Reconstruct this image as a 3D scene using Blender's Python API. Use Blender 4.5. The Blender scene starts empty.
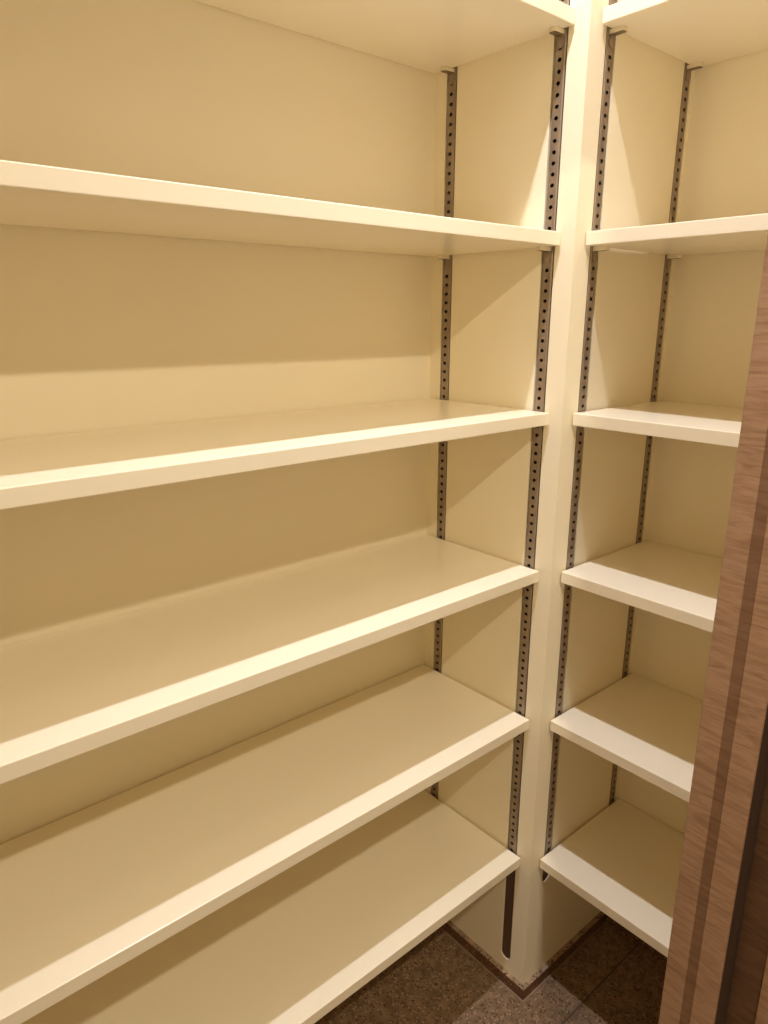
import bpy, bmesh, math, random
from mathutils import Matrix, Vector

S = 1.2          # metres per survey unit
Z0 = 0.004       # survey height of the floor

def W(x, y, z=None):
    return Vector((x*S, y*S, (z-Z0)*S))

scene = bpy.context.scene
C = scene.collection

# ------------------------------------------------------------------ camera
yaw, pit, rol = 0.70911, -0.27086, 0.00223
fw = Vector((math.sin(yaw)*math.cos(pit), math.cos(yaw)*math.cos(pit), math.sin(pit)))
r0 = Vector((math.cos(yaw), -math.sin(yaw), 0)); u0 = r0.cross(fw)
rt = r0*math.cos(rol)+u0*math.sin(rol); up = -r0*math.sin(rol)+u0*math.cos(rol)
cd = bpy.data.cameras.new('camera'); cam = bpy.data.objects.new('camera', cd); C.objects.link(cam)
cd.sensor_fit = 'HORIZONTAL'; cd.sensor_width = 36.0; cd.lens = 704.12/768*36.0
cd.clip_start = 0.02; cd.clip_end = 50
M = Matrix((rt, up, -fw)).transposed().to_4x4(); M.translation = W(-0.8343, -0.5878, 1.1794)
cam.matrix_world = M
scene.camera = cam

# ------------------------------------------------------------------ world, lights, exposure
wd = bpy.data.worlds.new('world'); scene.world = wd; wd.use_nodes = True
wd.node_tree.nodes['Background'].inputs[0].default_value = (1.0, 0.85, 0.65, 1)
wd.node_tree.nodes['Background'].inputs[1].default_value = 0.02
scene.view_settings.view_transform = 'Standard'; scene.view_settings.look = 'None'
scene.view_settings.exposure = 0.14; scene.view_settings.gamma = 1.0
scene.view_settings.use_curve_mapping = False
try:
    scene.cycles.max_bounces = 24; scene.cycles.diffuse_bounces = 20; scene.cycles.glossy_bounces = 6
except AttributeError:
    pass

CEIL = 2.085
L1 = (-0.31, -0.145, 2.06); L2 = (-0.58, -0.99, 1.90)
def disc_light(name, loc, rad, watts, col, spread=180):
    l = bpy.data.lights.new(name, 'AREA'); l.shape = 'DISK'; l.size = 2*rad
    l.energy = watts; l.color = col; l.spread = math.radians(spread)
    o = bpy.data.objects.new(name, l); C.objects.link(o); o.location = W(*loc)
    return o
disc_light('closet_lamp_light', L1, 0.016, 6.2, (0.985, 0.975, 1.06), 112)
disc_light('corridor_lamp_light', L2, 0.03, 17.0, (1.0, 0.86, 0.65))

# ------------------------------------------------------------------ materials
def mat(name, col, rough=0.5, metal=0.0, spec=0.5):
    m = bpy.data.materials.new(name); m.use_nodes = True
    b = m.node_tree.nodes['Principled BSDF']
    b.inputs['Base Color'].default_value = (*col, 1); b.inputs['Roughness'].default_value = rough
    b.inputs['Metallic'].default_value = metal; b.inputs['Specular IOR Level'].default_value = spec
    return m, m.node_tree, b
def nz(nt, scale, detail=2, coord='Object', sc=(1, 1, 1), distort=0.0):
    tc = nt.nodes.new('ShaderNodeTexCoord'); mp = nt.nodes.new('ShaderNodeMapping')
    mp.inputs['Scale'].default_value = sc
    n = nt.nodes.new('ShaderNodeTexNoise'); n.inputs['Scale'].default_value = scale
    n.inputs['Detail'].default_value = detail; n.inputs['Distortion'].default_value = distort
    nt.links.new(tc.outputs[coord], mp.inputs['Vector']); nt.links.new(mp.outputs[0], n.inputs['Vector'])
    return n
def ramp(nt, src, stops):
    r = nt.nodes.new('ShaderNodeValToRGB'); e = r.color_ramp.elements
    e[0].position = stops[0][0]; e[0].color = (*stops[0][1], 1)
    e[1].position = stops[-1][0]; e[1].color = (*stops[-1][1], 1)
    for p, c in stops[1:-1]:
        k = e.new(p); k.color = (*c, 1)
    nt.links.new(src, r.inputs[0]); return r
def bump(nt, b, src, strength, dist=0.001):
    k = nt.nodes.new('ShaderNodeBump'); k.inputs['Strength'].default_value = strength
    k.inputs['Distance'].default_value = dist
    nt.links.new(src, k.inputs['Height']); nt.links.new(k.outputs[0], b.inputs['Normal'])

def paint(name, col, rough, spec):
    m, nt, b = mat(name, col, rough, 0, spec)
    n = nz(nt, 3.0, 3)
    r = ramp(nt, n.outputs['Fac'], [(0.3, tuple(c*0.975 for c in col)), (0.7, col)])
    nt.links.new(r.outputs[0], b.inputs['Base Color'])
    n2 = nz(nt, 260, 2); bump(nt, b, n2.outputs['Fac'], 0.06)
    return m
M_wall = paint('cream_wall_paint', (0.883, 0.819, 0.640), 0.5, 0.3)
M_shelf = paint('cream_shelf_laminate', (0.888, 0.827, 0.668), 0.25, 0.45)
M_ceil = paint('white_ceiling_paint', (0.80, 0.76, 0.66), 0.8, 0.2)

m, nt, b = mat('nickel_steel', (0.34, 0.27, 0.21), 0.42, 0.55)
n = nz(nt, 60, 3, sc=(1, 1, 0.15)); r = ramp(nt, n.outputs['Fac'], [(0.3, (0.27, 0.21, 0.16)), (0.7, (0.38, 0.31, 0.24))])
nt.links.new(r.outputs[0], b.inputs['Base Color']); M_steel = m
M_slot_shade, _, _ = mat('slot_shade', (0.012, 0.009, 0.007), 0.8)  # near-black colour paints the shade inside the hollow standards
M_clip, _, _ = mat('plated_clip_steel', (0.85, 0.78, 0.62), 0.4, 0.2)
M_under, _, _ = mat('shaded_clip_steel', (0.22, 0.165, 0.11), 0.5, 0.4)  # clip underside: its shade is put into the colour
M_groove, _, _ = mat('bare_brown_board', (0.10, 0.055, 0.03), 0.8)
M_side_shade, _, _ = mat('stop_side_shade', (0.035, 0.016, 0.010), 0.7)  # shade on the stop board's side, put into the colour

def wood(name, ca, cb, cc):
    m, nt, b = mat(name, ca, 0.45, 0, 0.35)
    n = nz(nt, 1.0, 6, sc=(13, 13, 90), distort=1.3)
    n.inputs['Roughness'].default_value = 0.55
    r = ramp(nt, n.outputs['Fac'], [(0.32, cc), (0.48, ca), (0.60, cb), (0.75, ca)])
    n2 = nz(nt, 1.0, 3, sc=(40, 40, 600))
    mx = nt.nodes.new('ShaderNodeMix'); mx.data_type = 'RGBA'; mx.blend_type = 'MULTIPLY'
    r2 = ramp(nt, n2.outputs['Fac'], [(0.35, (0.84, 0.82, 0.80)), (0.6, (1, 1, 1))])
    mx.inputs[0].default_value = 0.8
    nt.links.new(r.outputs[0], mx.inputs[6]); nt.links.new(r2.outputs[0], mx.inputs[7])
    nt.links.new(mx.outputs[2], b.inputs['Base Color'])
    bump(nt, b, n2.outputs['Fac'], 0.15)
    return m
M_wood = wood('brown_veneer', (0.35, 0.218, 0.142), (0.40, 0.255, 0.172), (0.28, 0.165, 0.103))
M_wood_shade = wood('shaded_brown_veneer', (0.125, 0.068, 0.04), (0.15, 0.085, 0.05), (0.10, 0.052, 0.03))  # veneer darkened to paint the shadow on the recessed lining
M_wood_strip = wood('dark_veneer_strip', (0.20, 0.112, 0.068), (0.225, 0.13, 0.08), (0.17, 0.092, 0.054))

def terrazzo(name, base, joints=True):
    m, nt, b = mat(name, base, 0.6, 0, 0.3)
    tc = nt.nodes.new('ShaderNodeTexCoord')
    def chips(scale, lo, hi, rnd):
        v = nt.nodes.new('ShaderNodeTexVoronoi'); v.inputs['Scale'].default_value = scale
        v.inputs['Randomness'].default_value = 1.0
        nt.links.new(tc.outputs['Object'], v.inputs['Vector'])
        a = nt.nodes.new('ShaderNodeMath'); a.operation = 'LESS_THAN'; a.inputs[1].default_value = lo
        nt.links.new(v.outputs['Distance'], a.inputs[0])
        sp = nt.nodes.new('ShaderNodeSeparateColor'); nt.links.new(v.outputs['Color'], sp.inputs[0])
        g = nt.nodes.new('ShaderNodeMath'); g.operation = 'LESS_THAN'; g.inputs[1].default_value = rnd
        nt.links.new(sp.outputs[hi], g.inputs[0])
        x = nt.nodes.new('ShaderNodeMath'); x.operation = 'MULTIPLY'
        nt.links.new(a.outputs[0], x.inputs[0]); nt.links.new(g.outputs[0], x.inputs[1])
        return x
    n = nz(nt, 45, 4); col = ramp(nt, n.outputs['Fac'], [(0.3, tuple(c*0.72 for c in base)), (0.7, tuple(min(1, c*1.25) for c in base))])
    src = col.outputs[0]
    for sc, lo, hi, rnd, cc in ((120, 0.40, 0, 0.22, (0.15, 0.085, 0.05)), (230, 0.45, 1, 0.30, (0.10, 0.055, 0.03)),
                                (190, 0.42, 2, 0.14, (0.34, 0.235, 0.15)), (95, 0.26, 0, 0.16, (0.09, 0.045, 0.025))):
        x = chips(sc, lo, hi, rnd)
        mx = nt.nodes.new('ShaderNodeMix'); mx.data_type = 'RGBA'
        nt.links.new(x.outputs[0], mx.inputs[0]); nt.links.new(src, mx.inputs[6]); mx.inputs[7].default_value = (*cc, 1)
        src = mx.outputs[2]
    nt.links.new(src, b.inputs['Base Color'])
    bump(nt, b, n.outputs['Fac'], 0.2)
    return m
M_floor = terrazzo('speckled_brown_terrazzo', (0.22, 0.143, 0.083))
M_skirt = terrazzo('shaded_terrazzo_skirting', (0.17, 0.085, 0.045))  # skirting face, darkened in colour for its shade
M_cap = terrazzo('lit_terrazzo_edge', (0.35, 0.25, 0.16))  # top ledge of the skirting, its lit look put into the colour
M_joint, _, _ = mat('floor_joint', (0.09, 0.055, 0.035), 0.8)
M_caulk, _, _ = mat('pale_caulk', (0.25, 0.175, 0.11), 0.7)
M_white, _, _ = mat('white_lamp_trim', (0.8, 0.8, 0.78), 0.4)
m, nt, b = mat('lamp_lens', (0.9, 0.9, 0.85), 0.4); M_lens = m
b.inputs['Emission Color'].default_value = (1, 0.93, 0.84, 1); b.inputs['Emission Strength'].default_value = 6

# ------------------------------------------------------------------ helpers
def link_mesh(name, bm, material, parent=None, smooth=False):
    me = bpy.data.meshes.new(name)
    bmesh.ops.recalc_face_normals(bm, faces=bm.faces)
    bm.to_mesh(me); bm.free()
    for mm in (material if isinstance(material, (list, tuple)) else [material]): me.materials.append(mm)
    o = bpy.data.objects.new(name, me); C.objects.link(o)
    if parent: o.parent = parent; o.matrix_parent_inverse = Matrix()
    if smooth:
        for p in me.polygons: p.use_smooth = True
    return o
def box(bm, a, b_, mi=0):
    """axis-aligned box between two world points"""
    vs = [bm.verts.new((x, y, z)) for x in (a[0], b_[0]) for y in (a[1], b_[1]) for z in (a[2], b_[2])]
    for q in ((0, 1, 3, 2), (4, 6, 7, 5), (0, 4, 5, 1), (2, 3, 7, 6), (0, 2, 6, 4), (1, 5, 7, 3)):
        f = bm.faces.new([vs[i] for i in q]); f.material_index = mi
def sbox(bm, a, b_, mi=0): box(bm, W(*a), W(*b_), mi)
def tag(o, label, cat, group=None):
    o['label'] = label; o['category'] = cat
    if group: o['group'] = group
    return o
def struct(name, bm, material):
    o = link_mesh(name, bm, material); o['kind'] = 'structure'; return o
def bevel(o, w, seg=2):
    md = o.modifiers.new('bevel', 'BEVEL'); md.width = w; md.segments = seg; md.limit_method = 'ANGLE'
    return o

# ------------------------------------------------------------------ survey numbers
D1, YF = 0.2679, 0.0200      # left bay: back wall, shelf front
D2, XF = 0.2663, 0.0198      # right bay: back wall, shelf front
ZS = [0.2876, 0.5551, 0.8091, 1.0480, 1.2887, 1.5458]
T = 0.0178
GAP = 0.0035
XW = -1.25                   # far end of the left bay
YS = -0.309                  # inner face of the doorway wall
YO = -0.450                  # outer face
X0 = -0.150                  # right jamb face
XJ = -1.02                   # left jamb face
HEAD = 1.63                  # door head
SK, SKH = 0.009, 0.0275      # skirting thickness, top height

# ------------------------------------------------------------------ setting
bm = bmesh.new(); sbox(bm, (XW-.1, -2.2, Z0-.08), (0.9, D1+.1, Z0)); struct('floor', bm, M_floor)
bm = bmesh.new(); sbox(bm, (XW-.1, -2.2, CEIL), (0.9, D1+.1, CEIL+.05)); struct('ceiling', bm, M_ceil)
CEIL2 = 1.925                # the corridor ceiling is lower
bm = bmesh.new(); sbox(bm, (XW, -2.1, CEIL2), (0.8, YO, CEIL2+.04)); struct('ceiling', bm, M_ceil)
bm = bmesh.new(); sbox(bm, (XW-.1, D1, Z0), (0.05, D1+.1, CEIL)); struct('wall_back', bm, M_wall)
bm = bmesh.new(); sbox(bm, (D2, YS-.14, Z0), (D2+.1, 0.05, CEIL)); struct('wall_right', bm, M_wall)
bm = bmesh.new(); sbox(bm, (XW-.1, -2.2, Z0), (XW, D1, CEIL)); struct('wall_left', bm, M_wall)
bm = bmesh.new()
sbox(bm, (X0+.032, YO, Z0), (D2, YS-.001, CEIL)); sbox(bm, (XW, YO, Z0), (XJ-.03, YS-.001, CEIL))
sbox(bm, (XJ-.03, YO, HEAD), (X0+.032, YS-.001, CEIL))
struct('wall_front', bm, M_wall)
bm = bmesh.new()
sbox(bm, (XW, -2.2, Z0), (0.9, -2.1, CEIL)); sbox(bm, (0.8, -2.1, Z0), (0.9, YO, CEIL)); sbox(bm, (D2, YO, Z0), (0.9, YO+.05, CEIL))
struct('wall_corridor', bm, M_ceil)

# corner column: body plus two panels with routed grooves for the standards
PT = 0.0105
bm = bmesh.new(); sbox(bm, (PT, PT, Z0), (D2+.05, D1+.05, CEIL)); struct('wall_corner', bm, M_wall)
GW = 0.0215
STD_L = (0.0418, 0.2335); STD_R = (0.0470, 0.2460)
GB_L, GB_R, GT = 0.0505, 0.222, 1.90
def stadium(cx, w, z0, z1):
    r = w/2; pts = []
    for k in range(0, 13):
        a = math.pi + math.pi*k/12; pts.append((cx+r*math.cos(a), z0+r+r*math.sin(a)))
    for k in range(0, 13):
        a = math.pi*k/12; pts.append((cx+r*math.cos(a), z1-r+r*math.sin(a)))
    return pts
def panel(name, length, slots, zb, axis):
    cu = bpy.data.curves.new(name, 'CURVE'); cu.dimensions = '2D'; cu.fill_mode = 'BOTH'; cu.extrude = PT*S/2
    polys = [[(0, zb), (length, zb), (length, CEIL), (0, CEIL)]] + slots
    for pl in polys:
        sp = cu.splines.new('POLY'); sp.points.add(len(pl)-1); sp.use_cyclic_u = True
        for i, (a, z) in enumerate(pl): sp.points[i].co = (a*S, (z-Z0)*S, 0, 1)
    tmp = bpy.data.objects.new('tmp', cu); C.objects.link(tmp)
    dg = bpy.context.evaluated_depsgraph_get()
    me = bpy.data.meshes.new_from_object(tmp.evaluated_get(dg)); bpy.data.objects.remove(tmp)
    for v in me.vertices:
        a, z, d = v.co
        v.co = (d+PT*S/2, a, z) if axis == 'y' else (a, d+PT*S/2, z)
    bm = bmesh.new(); bm.from_mesh(me); bmesh.ops.remove_doubles(bm, verts=bm.verts, dist=1e-6)
    o = struct(name, bm, M_wall)
    for p in o.data.polygons: p.use_smooth = False
    # bare brown board showing at the bottom of the routed grooves
    bm = bmesh.new(); dd = (PT-.0012)*S
    for sl in slots:
        pts = [(a*S, (z-Z0)*S) for a, z in sl]
        bm.faces.new([bm.verts.new((dd, a, z) if axis == 'y' else (a, dd, z)) for a, z in pts])
        bm.faces.new([bm.verts.new((dd+.001, a, z) if axis == 'y' else (a, dd+.001, z)) for a, z in pts])
    for c in {round(sum(a for a, z in sl)/len(sl), 5) for sl in slots}:
        w_ = GW/2-.0002; q0 = (c-w_)*S; q1 = (c+w_)*S; zt = (0.268-Z0)*S; zb_ = (min(z for a, z in slots[0])+.004-Z0)*S
        f_ = [(q0, zt), (q1, zt), (q1, zb_), ((c*S), zb_-.004*S), (q0, zb_)]
        bm.faces.new([bm.verts.new((.0028*S, a, z) if axis == 'y' else (a, .0028*S, z)) for a, z in f_])
        bm.faces.new([bm.verts.new((.0034*S, a, z) if axis == 'y' else (a, .0034*S, z)) for a, z in f_])
    link_mesh('groove_floor', bm, M_groove, o)
    return o
panel('wall_corner_left', D1, [stadium(c, GW, GB_L, GT) for c in STD_L], SKH, 'y')
o = panel('wall_corner_right', D2-PT, [stadium(c-PT, GW, GB_R, GT) for c in STD_R], SKH, 'x')
for q in (o, o.children[0]):
    for v in q.data.vertices: v.co.x += PT*S

# skirting
def skirt(name, segs):
    bm = bmesh.new()
    for a, b_ in segs:
        sbox(bm, (a[0], a[1], Z0), (b_[0], b_[1], SKH-.0012))
    o = struct(name, bm, M_skirt)
    bm = bmesh.new()
    for a, b_ in segs: sbox(bm, (a[0], a[1], SKH-.0012), (b_[0], b_[1], SKH))
    link_mesh('skirting_cap', bm, M_cap, o)
    return o
skirt('baseboard_corner', [((-SK, -SK), (PT, D1)), ((PT, -SK), (D2, PT))])
skirt('baseboard_back', [((XW, D1-SK), (-SK, D1+.001))])
skirt('baseboard_right', [((D2-SK, YS), (D2+.001, -SK))])
# thin caulk bead at the foot of the skirting
bm = bmesh.new()
sbox(bm, (-SK-.0035, -SK-.0035, Z0), (-SK, D1-SK, Z0+.0012)); sbox(bm, (-SK, -SK-.0035, Z0), (D2-SK, -SK, Z0+.0012))
struct('trim_3', bm, M_caulk)
# floor joint lines in the terrazzo
bm = bmesh.new()
sbox(bm, (-0.9, -0.0815, Z0), (D2-SK, -0.0790, Z0+.0006))
struct('trim_4', bm, M_joint)

# right-hand door frame: stop board with dark strip, side with its shade painted on, recessed lining
def yaz(deg, x): return -0.5878 + (x+0.8343)/math.tan(math.radians(deg))
ya, yg0, yg1, yb = yaz(67.56, X0), yaz(69.3, X0), yaz(70.12, X0), yaz(72.0, X0)
H = HEAD
bm = bmesh.new()
sbox(bm, (X0, yg0, Z0), (X0+.030, ya, H)); sbox(bm, (X0, yb, Z0), (X0+.030, yg1, H)); sbox(bm, (X0+.002, yg1, Z0), (X0+.030, yg0, H))
o = struct('trim_1', bm, M_wood); bevel(o, 0.0008*S)
bm = bmesh.new(); sbox(bm, (X0+.0003, yg1, Z0), (X0+.002, yg0, H)); link_mesh('dark_inlay_strip', bm, M_wood_strip, o)
bm = bmesh.new()
N = 10
pts = []
for k in range(N+1):
    a = math.pi/2*k/N
    pts.append((X0+.0045+.0245*k/N, yb-0.0055*math.sin(math.pi*k/N)**0.6 if 0 < k < N else yb))
lo = [bm.verts.new(W(x, y, Z0)) for x, y in pts]+[bm.verts.new(W(X0+.030, yb, Z0))]
hi = [bm.verts.new(W(x, y, H)) for x, y in pts]+[bm.verts.new(W(X0+.030, yb, H))]
n_ = len(lo)
for i in range(n_): bm.faces.new((lo[i], lo[(i+1) % n_], hi[(i+1) % n_], hi[i]))
bm.faces.new(lo[::-1]); bm.faces.new(hi)
link_mesh('shaded_side', bm, M_side_shade, o)  # added dark profile, stands in for the stop board's shaded side
bm = bmesh.new(); sbox(bm, (X0+.030, yaz(75.1, X0+.030), Z0), (X0+.032, ya, H)); struct('trim_2', bm, M_wood_shade)  # part of the lining in the stop board's shadow, painted dark
bm = bmesh.new(); sbox(bm, (X0+.0285, YO-.004, Z0), (X0+.032, yaz(75.1, X0+.030), H)); o = struct('trim_6', bm, M_wood); bevel(o, 0.0008)
# left jamb and door head of the same opening
bm = bmesh.new(); sbox(bm, (XJ-.03, YO-.004, Z0), (XJ, YS, H)); sbox(bm, (XJ, YO-.004, H-.015), (X0, YS, H))
struct('trim_5', bm, M_wood)

# ------------------------------------------------------------------ shelves
LV = ['bottom', 'second', 'third', 'fourth', 'fifth', 'top']
LL = ['lowest, just above the speckled floor', 'second from the floor', 'third from the floor',
      'fourth from the floor, just below the camera', 'fifth from the floor, its underside just showing', 'topmost, seen from underneath']
LR = ['lowest, above the dark floor', 'second from the floor', 'third from the floor',
      'fourth from the floor, just below the camera', 'fifth from the floor, its underside just showing', 'topmost, seen from underneath']
def shelf(x0, x1, y0, y1, z, label, group):
    bm = bmesh.new(); c = W((x0+x1)/2, (y0+y1)/2, z-T)
    a, b_ = W(x0, y0, z-T)-c, W(x1, y1, z)-c
    box(bm, a, b_)
    o = link_mesh('shelf', bm, M_shelf); o.location = c; bevel(o, 0.0013, 2)
    tag(o, label, 'shelf', group); return o
for k, z in enumerate(ZS):
    shelf(XW+GAP, -GAP, YF, D1-.0018, z, 'long cream shelf in the left bay, '+LL[k], 'long cream shelves in the left bay')
    shelf(XF, D2-.0018, YS+.002, -GAP, z, 'short cream shelf right of the corner column, '+LR[k], 'short cream shelves in the right bay')

# ------------------------------------------------------------------ slotted standards
PITCH, HW, HH = 0.01342, 0.0057, 0.0048
SW = 0.0163; SD = 0.0080; PR = 0.0004     # width, depth, how proud of the wall
def standard(side, c, z0, z1, phase, label, group):
    bm = bmesh.new()
    # local: a = along wall, d = depth into wall, z
    def P(a, d, z):
        return Vector((d*S, a*S, z*S)) if side == 'L' else Vector((a*S, d*S, z*S))
    def q(*pts, mi=0):
        f = bm.faces.new([bm.verts.new(P(*p)) for p in pts]); f.material_index = mi
    h = SW/2; d0 = -PR; tk = 0.0012; off = 0.0
    first = phase - math.floor((phase-(z0+.008))/PITCH)*PITCH
    zc = []; z = first
    while z < z1-.008: zc.append(z); z += PITCH
    prev = z0
    fa = h-.0015     # flat face half-width; the edges turn back in a small lip
    for zz in zc:
        a0, a1 = zz-HH/2, zz+HH/2
        q((-fa, d0, prev-z0), (fa, d0, prev-z0), (fa, d0, a0-z0), (-fa, d0, a0-z0))
        # octagonal-cornered slot
        cx = 0.0014; hw = HW/2
        q((-fa, d0, a0-z0), (-hw, d0, a0-z0), (-hw, d0, a1-z0), (-fa, d0, a1-z0))
        q((hw, d0, a0-z0), (fa, d0, a0-z0), (fa, d0, a1-z0), (hw, d0, a1-z0))
        for sx in (-1, 1):
            for sz, zr in ((1, a0-z0), (-1, a1-z0)):
                q((sx*hw, d0, zr), (sx*(hw-cx), d0, zr), (sx*hw, d0, zr+sz*cx))
        oc = [(-hw+cx, a0), (hw-cx, a0), (hw, a0+cx), (hw, a1-cx), (hw-cx, a1), (-hw+cx, a1), (-hw, a1-cx), (-hw, a0+cx)]
        for i in range(8):
            p, r = oc[i], oc[(i+1) % 8]
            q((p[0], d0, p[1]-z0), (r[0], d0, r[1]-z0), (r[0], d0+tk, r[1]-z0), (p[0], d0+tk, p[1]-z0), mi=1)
        prev = a1
    q((-fa, d0, prev-z0), (fa, d0, prev-z0), (fa, d0, z1-z0), (-fa, d0, z1-z0))
    Z = z1-z0
    for sx in (-1, 1):
        q((sx*fa, d0, 0), (sx*(h), d0+.0012, 0), (sx*(h), d0+.0012, Z), (sx*fa, d0, Z))
        q((sx*h, d0+.0012, 0), (sx*h, SD, 0), (sx*h, SD, Z), (sx*h, d0+.0012, Z))
    q((-h, SD, 0), (h, SD, 0), (h, SD, Z), (-h, SD, Z), mi=1)  # dark back plate, paints the shade seen through the slots
    for zz in (0, Z):
        q((-fa, d0, zz), (fa, d0, zz), (h, d0+.0012, zz), (h, SD, zz), (-h, SD, zz), (-h, d0+.0012, zz), mi=0)
    bmesh.ops.remove_doubles(bm, verts=bm.verts, dist=1e-5)
    o = link_mesh('shelf_standard', bm, [M_steel, M_slot_shade])
    o.location = W(0, c, z0) if side == 'L' else W(c, 0, z0)
    tag(o, label, 'shelf standard', group); return o
GS = 'slotted metal shelf standards set in the corner column'
standard('L', STD_L[0], 0.272, GT-.004, 0.9991, 'slotted grey metal strip on the left face of the column, at the shelf fronts', GS)
standard('L', STD_L[1], 0.272, GT-.004, 0.9991, 'slotted grey metal strip in the back corner of the left bay', GS)
standard('R', STD_R[0], 0.272, GT-.004, 1.4983, 'slotted grey metal strip on the right face of the column, at the shelf fronts', GS)
standard('R', STD_R[1], 0.272, GT-.004, 1.4983, 'slotted grey metal strip in the back corner of the right bay', GS)

# ------------------------------------------------------------------ shelf clips
def clip(side, c, z, label, group):
    """tongue hooked on the standard, arm reaching out under the shelf"""
    def V(a, d, zz): return Vector((-d*S, a*S, zz*S)) if side == 'L' else Vector((a*S, -d*S, zz*S))
    w = 0.0056
    bm = bmesh.new()
    # arm: plate with rounded outer end
    out = [(-w, 0.0008), (-w, 0.0175), (-w+.0022, 0.0205), (w-.0022, 0.0205), (w, 0.0175), (w, 0.0008)]
    lo = [bm.verts.new(V(a, d, -0.0052)) for a, d in out]; hi = [bm.verts.new(V(a, d, 0)) for a, d in out]
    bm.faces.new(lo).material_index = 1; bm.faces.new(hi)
    for i in range(len(out)): j = (i+1) % len(out); bm.faces.new((lo[i], lo[j], hi[j], hi[i]))
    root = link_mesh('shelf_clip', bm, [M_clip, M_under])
    # tongue
    bm = bmesh.new(); out = [(w, -0.0052), (-w, -0.0052), (-w, -0.014)]
    for k in range(1, 8):
        a = math.pi+math.pi*k/8; out.append((w*math.cos(a), -0.014+w*math.sin(a)))
    out.append((w, -0.014))
    lo = [bm.verts.new(V(a, 0.0005, zz)) for a, zz in out]; hi = [bm.verts.new(V(a, 0.0018, zz)) for a, zz in out]
    bm.faces.new(lo); bm.faces.new(hi)
    for i in range(len(out)): j = (i+1) % len(out); bm.faces.new((lo[i], lo[j], hi[j], hi[i]))
    link_mesh('tongue', bm, M_steel, root)
    root.location = W(0, c, z-T-.0002) if side == 'L' else W(c, 0, z-T-.0002)
    tag(root, label, 'shelf clip', group)
for k, lv in ((4, 'fifth'), (5, 'topmost')):
    z = ZS[k]
    clip('L', STD_L[0], z, 'small metal clip under the front corner of the %s long left shelf' % lv, 'clips under the shelves')
    clip('L', STD_L[1], z, 'small metal clip under the back corner of the %s long left shelf' % lv, 'clips under the shelves')
    clip('R', STD_R[0], z, 'small metal clip under the front corner of the %s short right shelf' % lv, 'clips under the shelves')
    clip('R', STD_R[1], z, 'small metal clip under the back corner of the %s short right shelf' % lv, 'clips under the shelves')

# ------------------------------------------------------------------ ceiling lamps
def downlight(loc, rad, label):
    root = bpy.data.objects.new('ceiling_downlight', None); C.objects.link(root); root.location = W(loc[0], loc[1], CEIL)
    def lathe(prof, name, m):
        bm = bmesh.new(); n = 40; rings = []
        for r_, z_ in prof:
            rings.append([bm.verts.new((r_*math.cos(2*math.pi*i/n), r_*math.sin(2*math.pi*i/n), z_)) for i in range(n)])
        for A, B in zip(rings, rings[1:]):
            for i in range(n): bm.faces.new((A[i], A[(i+1) % n], B[(i+1) % n], B[i]))
        if prof[0][0] < 0.03*S and name == 'lens': bm.faces.new(rings[0])
        return link_mesh(name, bm, m, root, True)
    R = rad*S
    lathe([(R*1.02, -.002), (R*1.05, -.022), (R*1.25, -.020), (R*1.45, -.006), (R*1.5, 0)], 'trim_ring', M_white)
    bm = bmesh.new(); bmesh.ops.create_cone(bm, cap_ends=True, segments=40, radius1=R*1.02, radius2=R*1.02, depth=.012,
                                            matrix=Matrix.Translation((0, 0, -.008)))
    link_mesh('lens', bm, M_lens, root)
    tag(root, label, 'ceiling light')
downlight(L1, 0.034, 'small round white downlight in the closet ceiling')
downlight(L2, 0.042, 'small round white downlight in the corridor ceiling outside the closet')
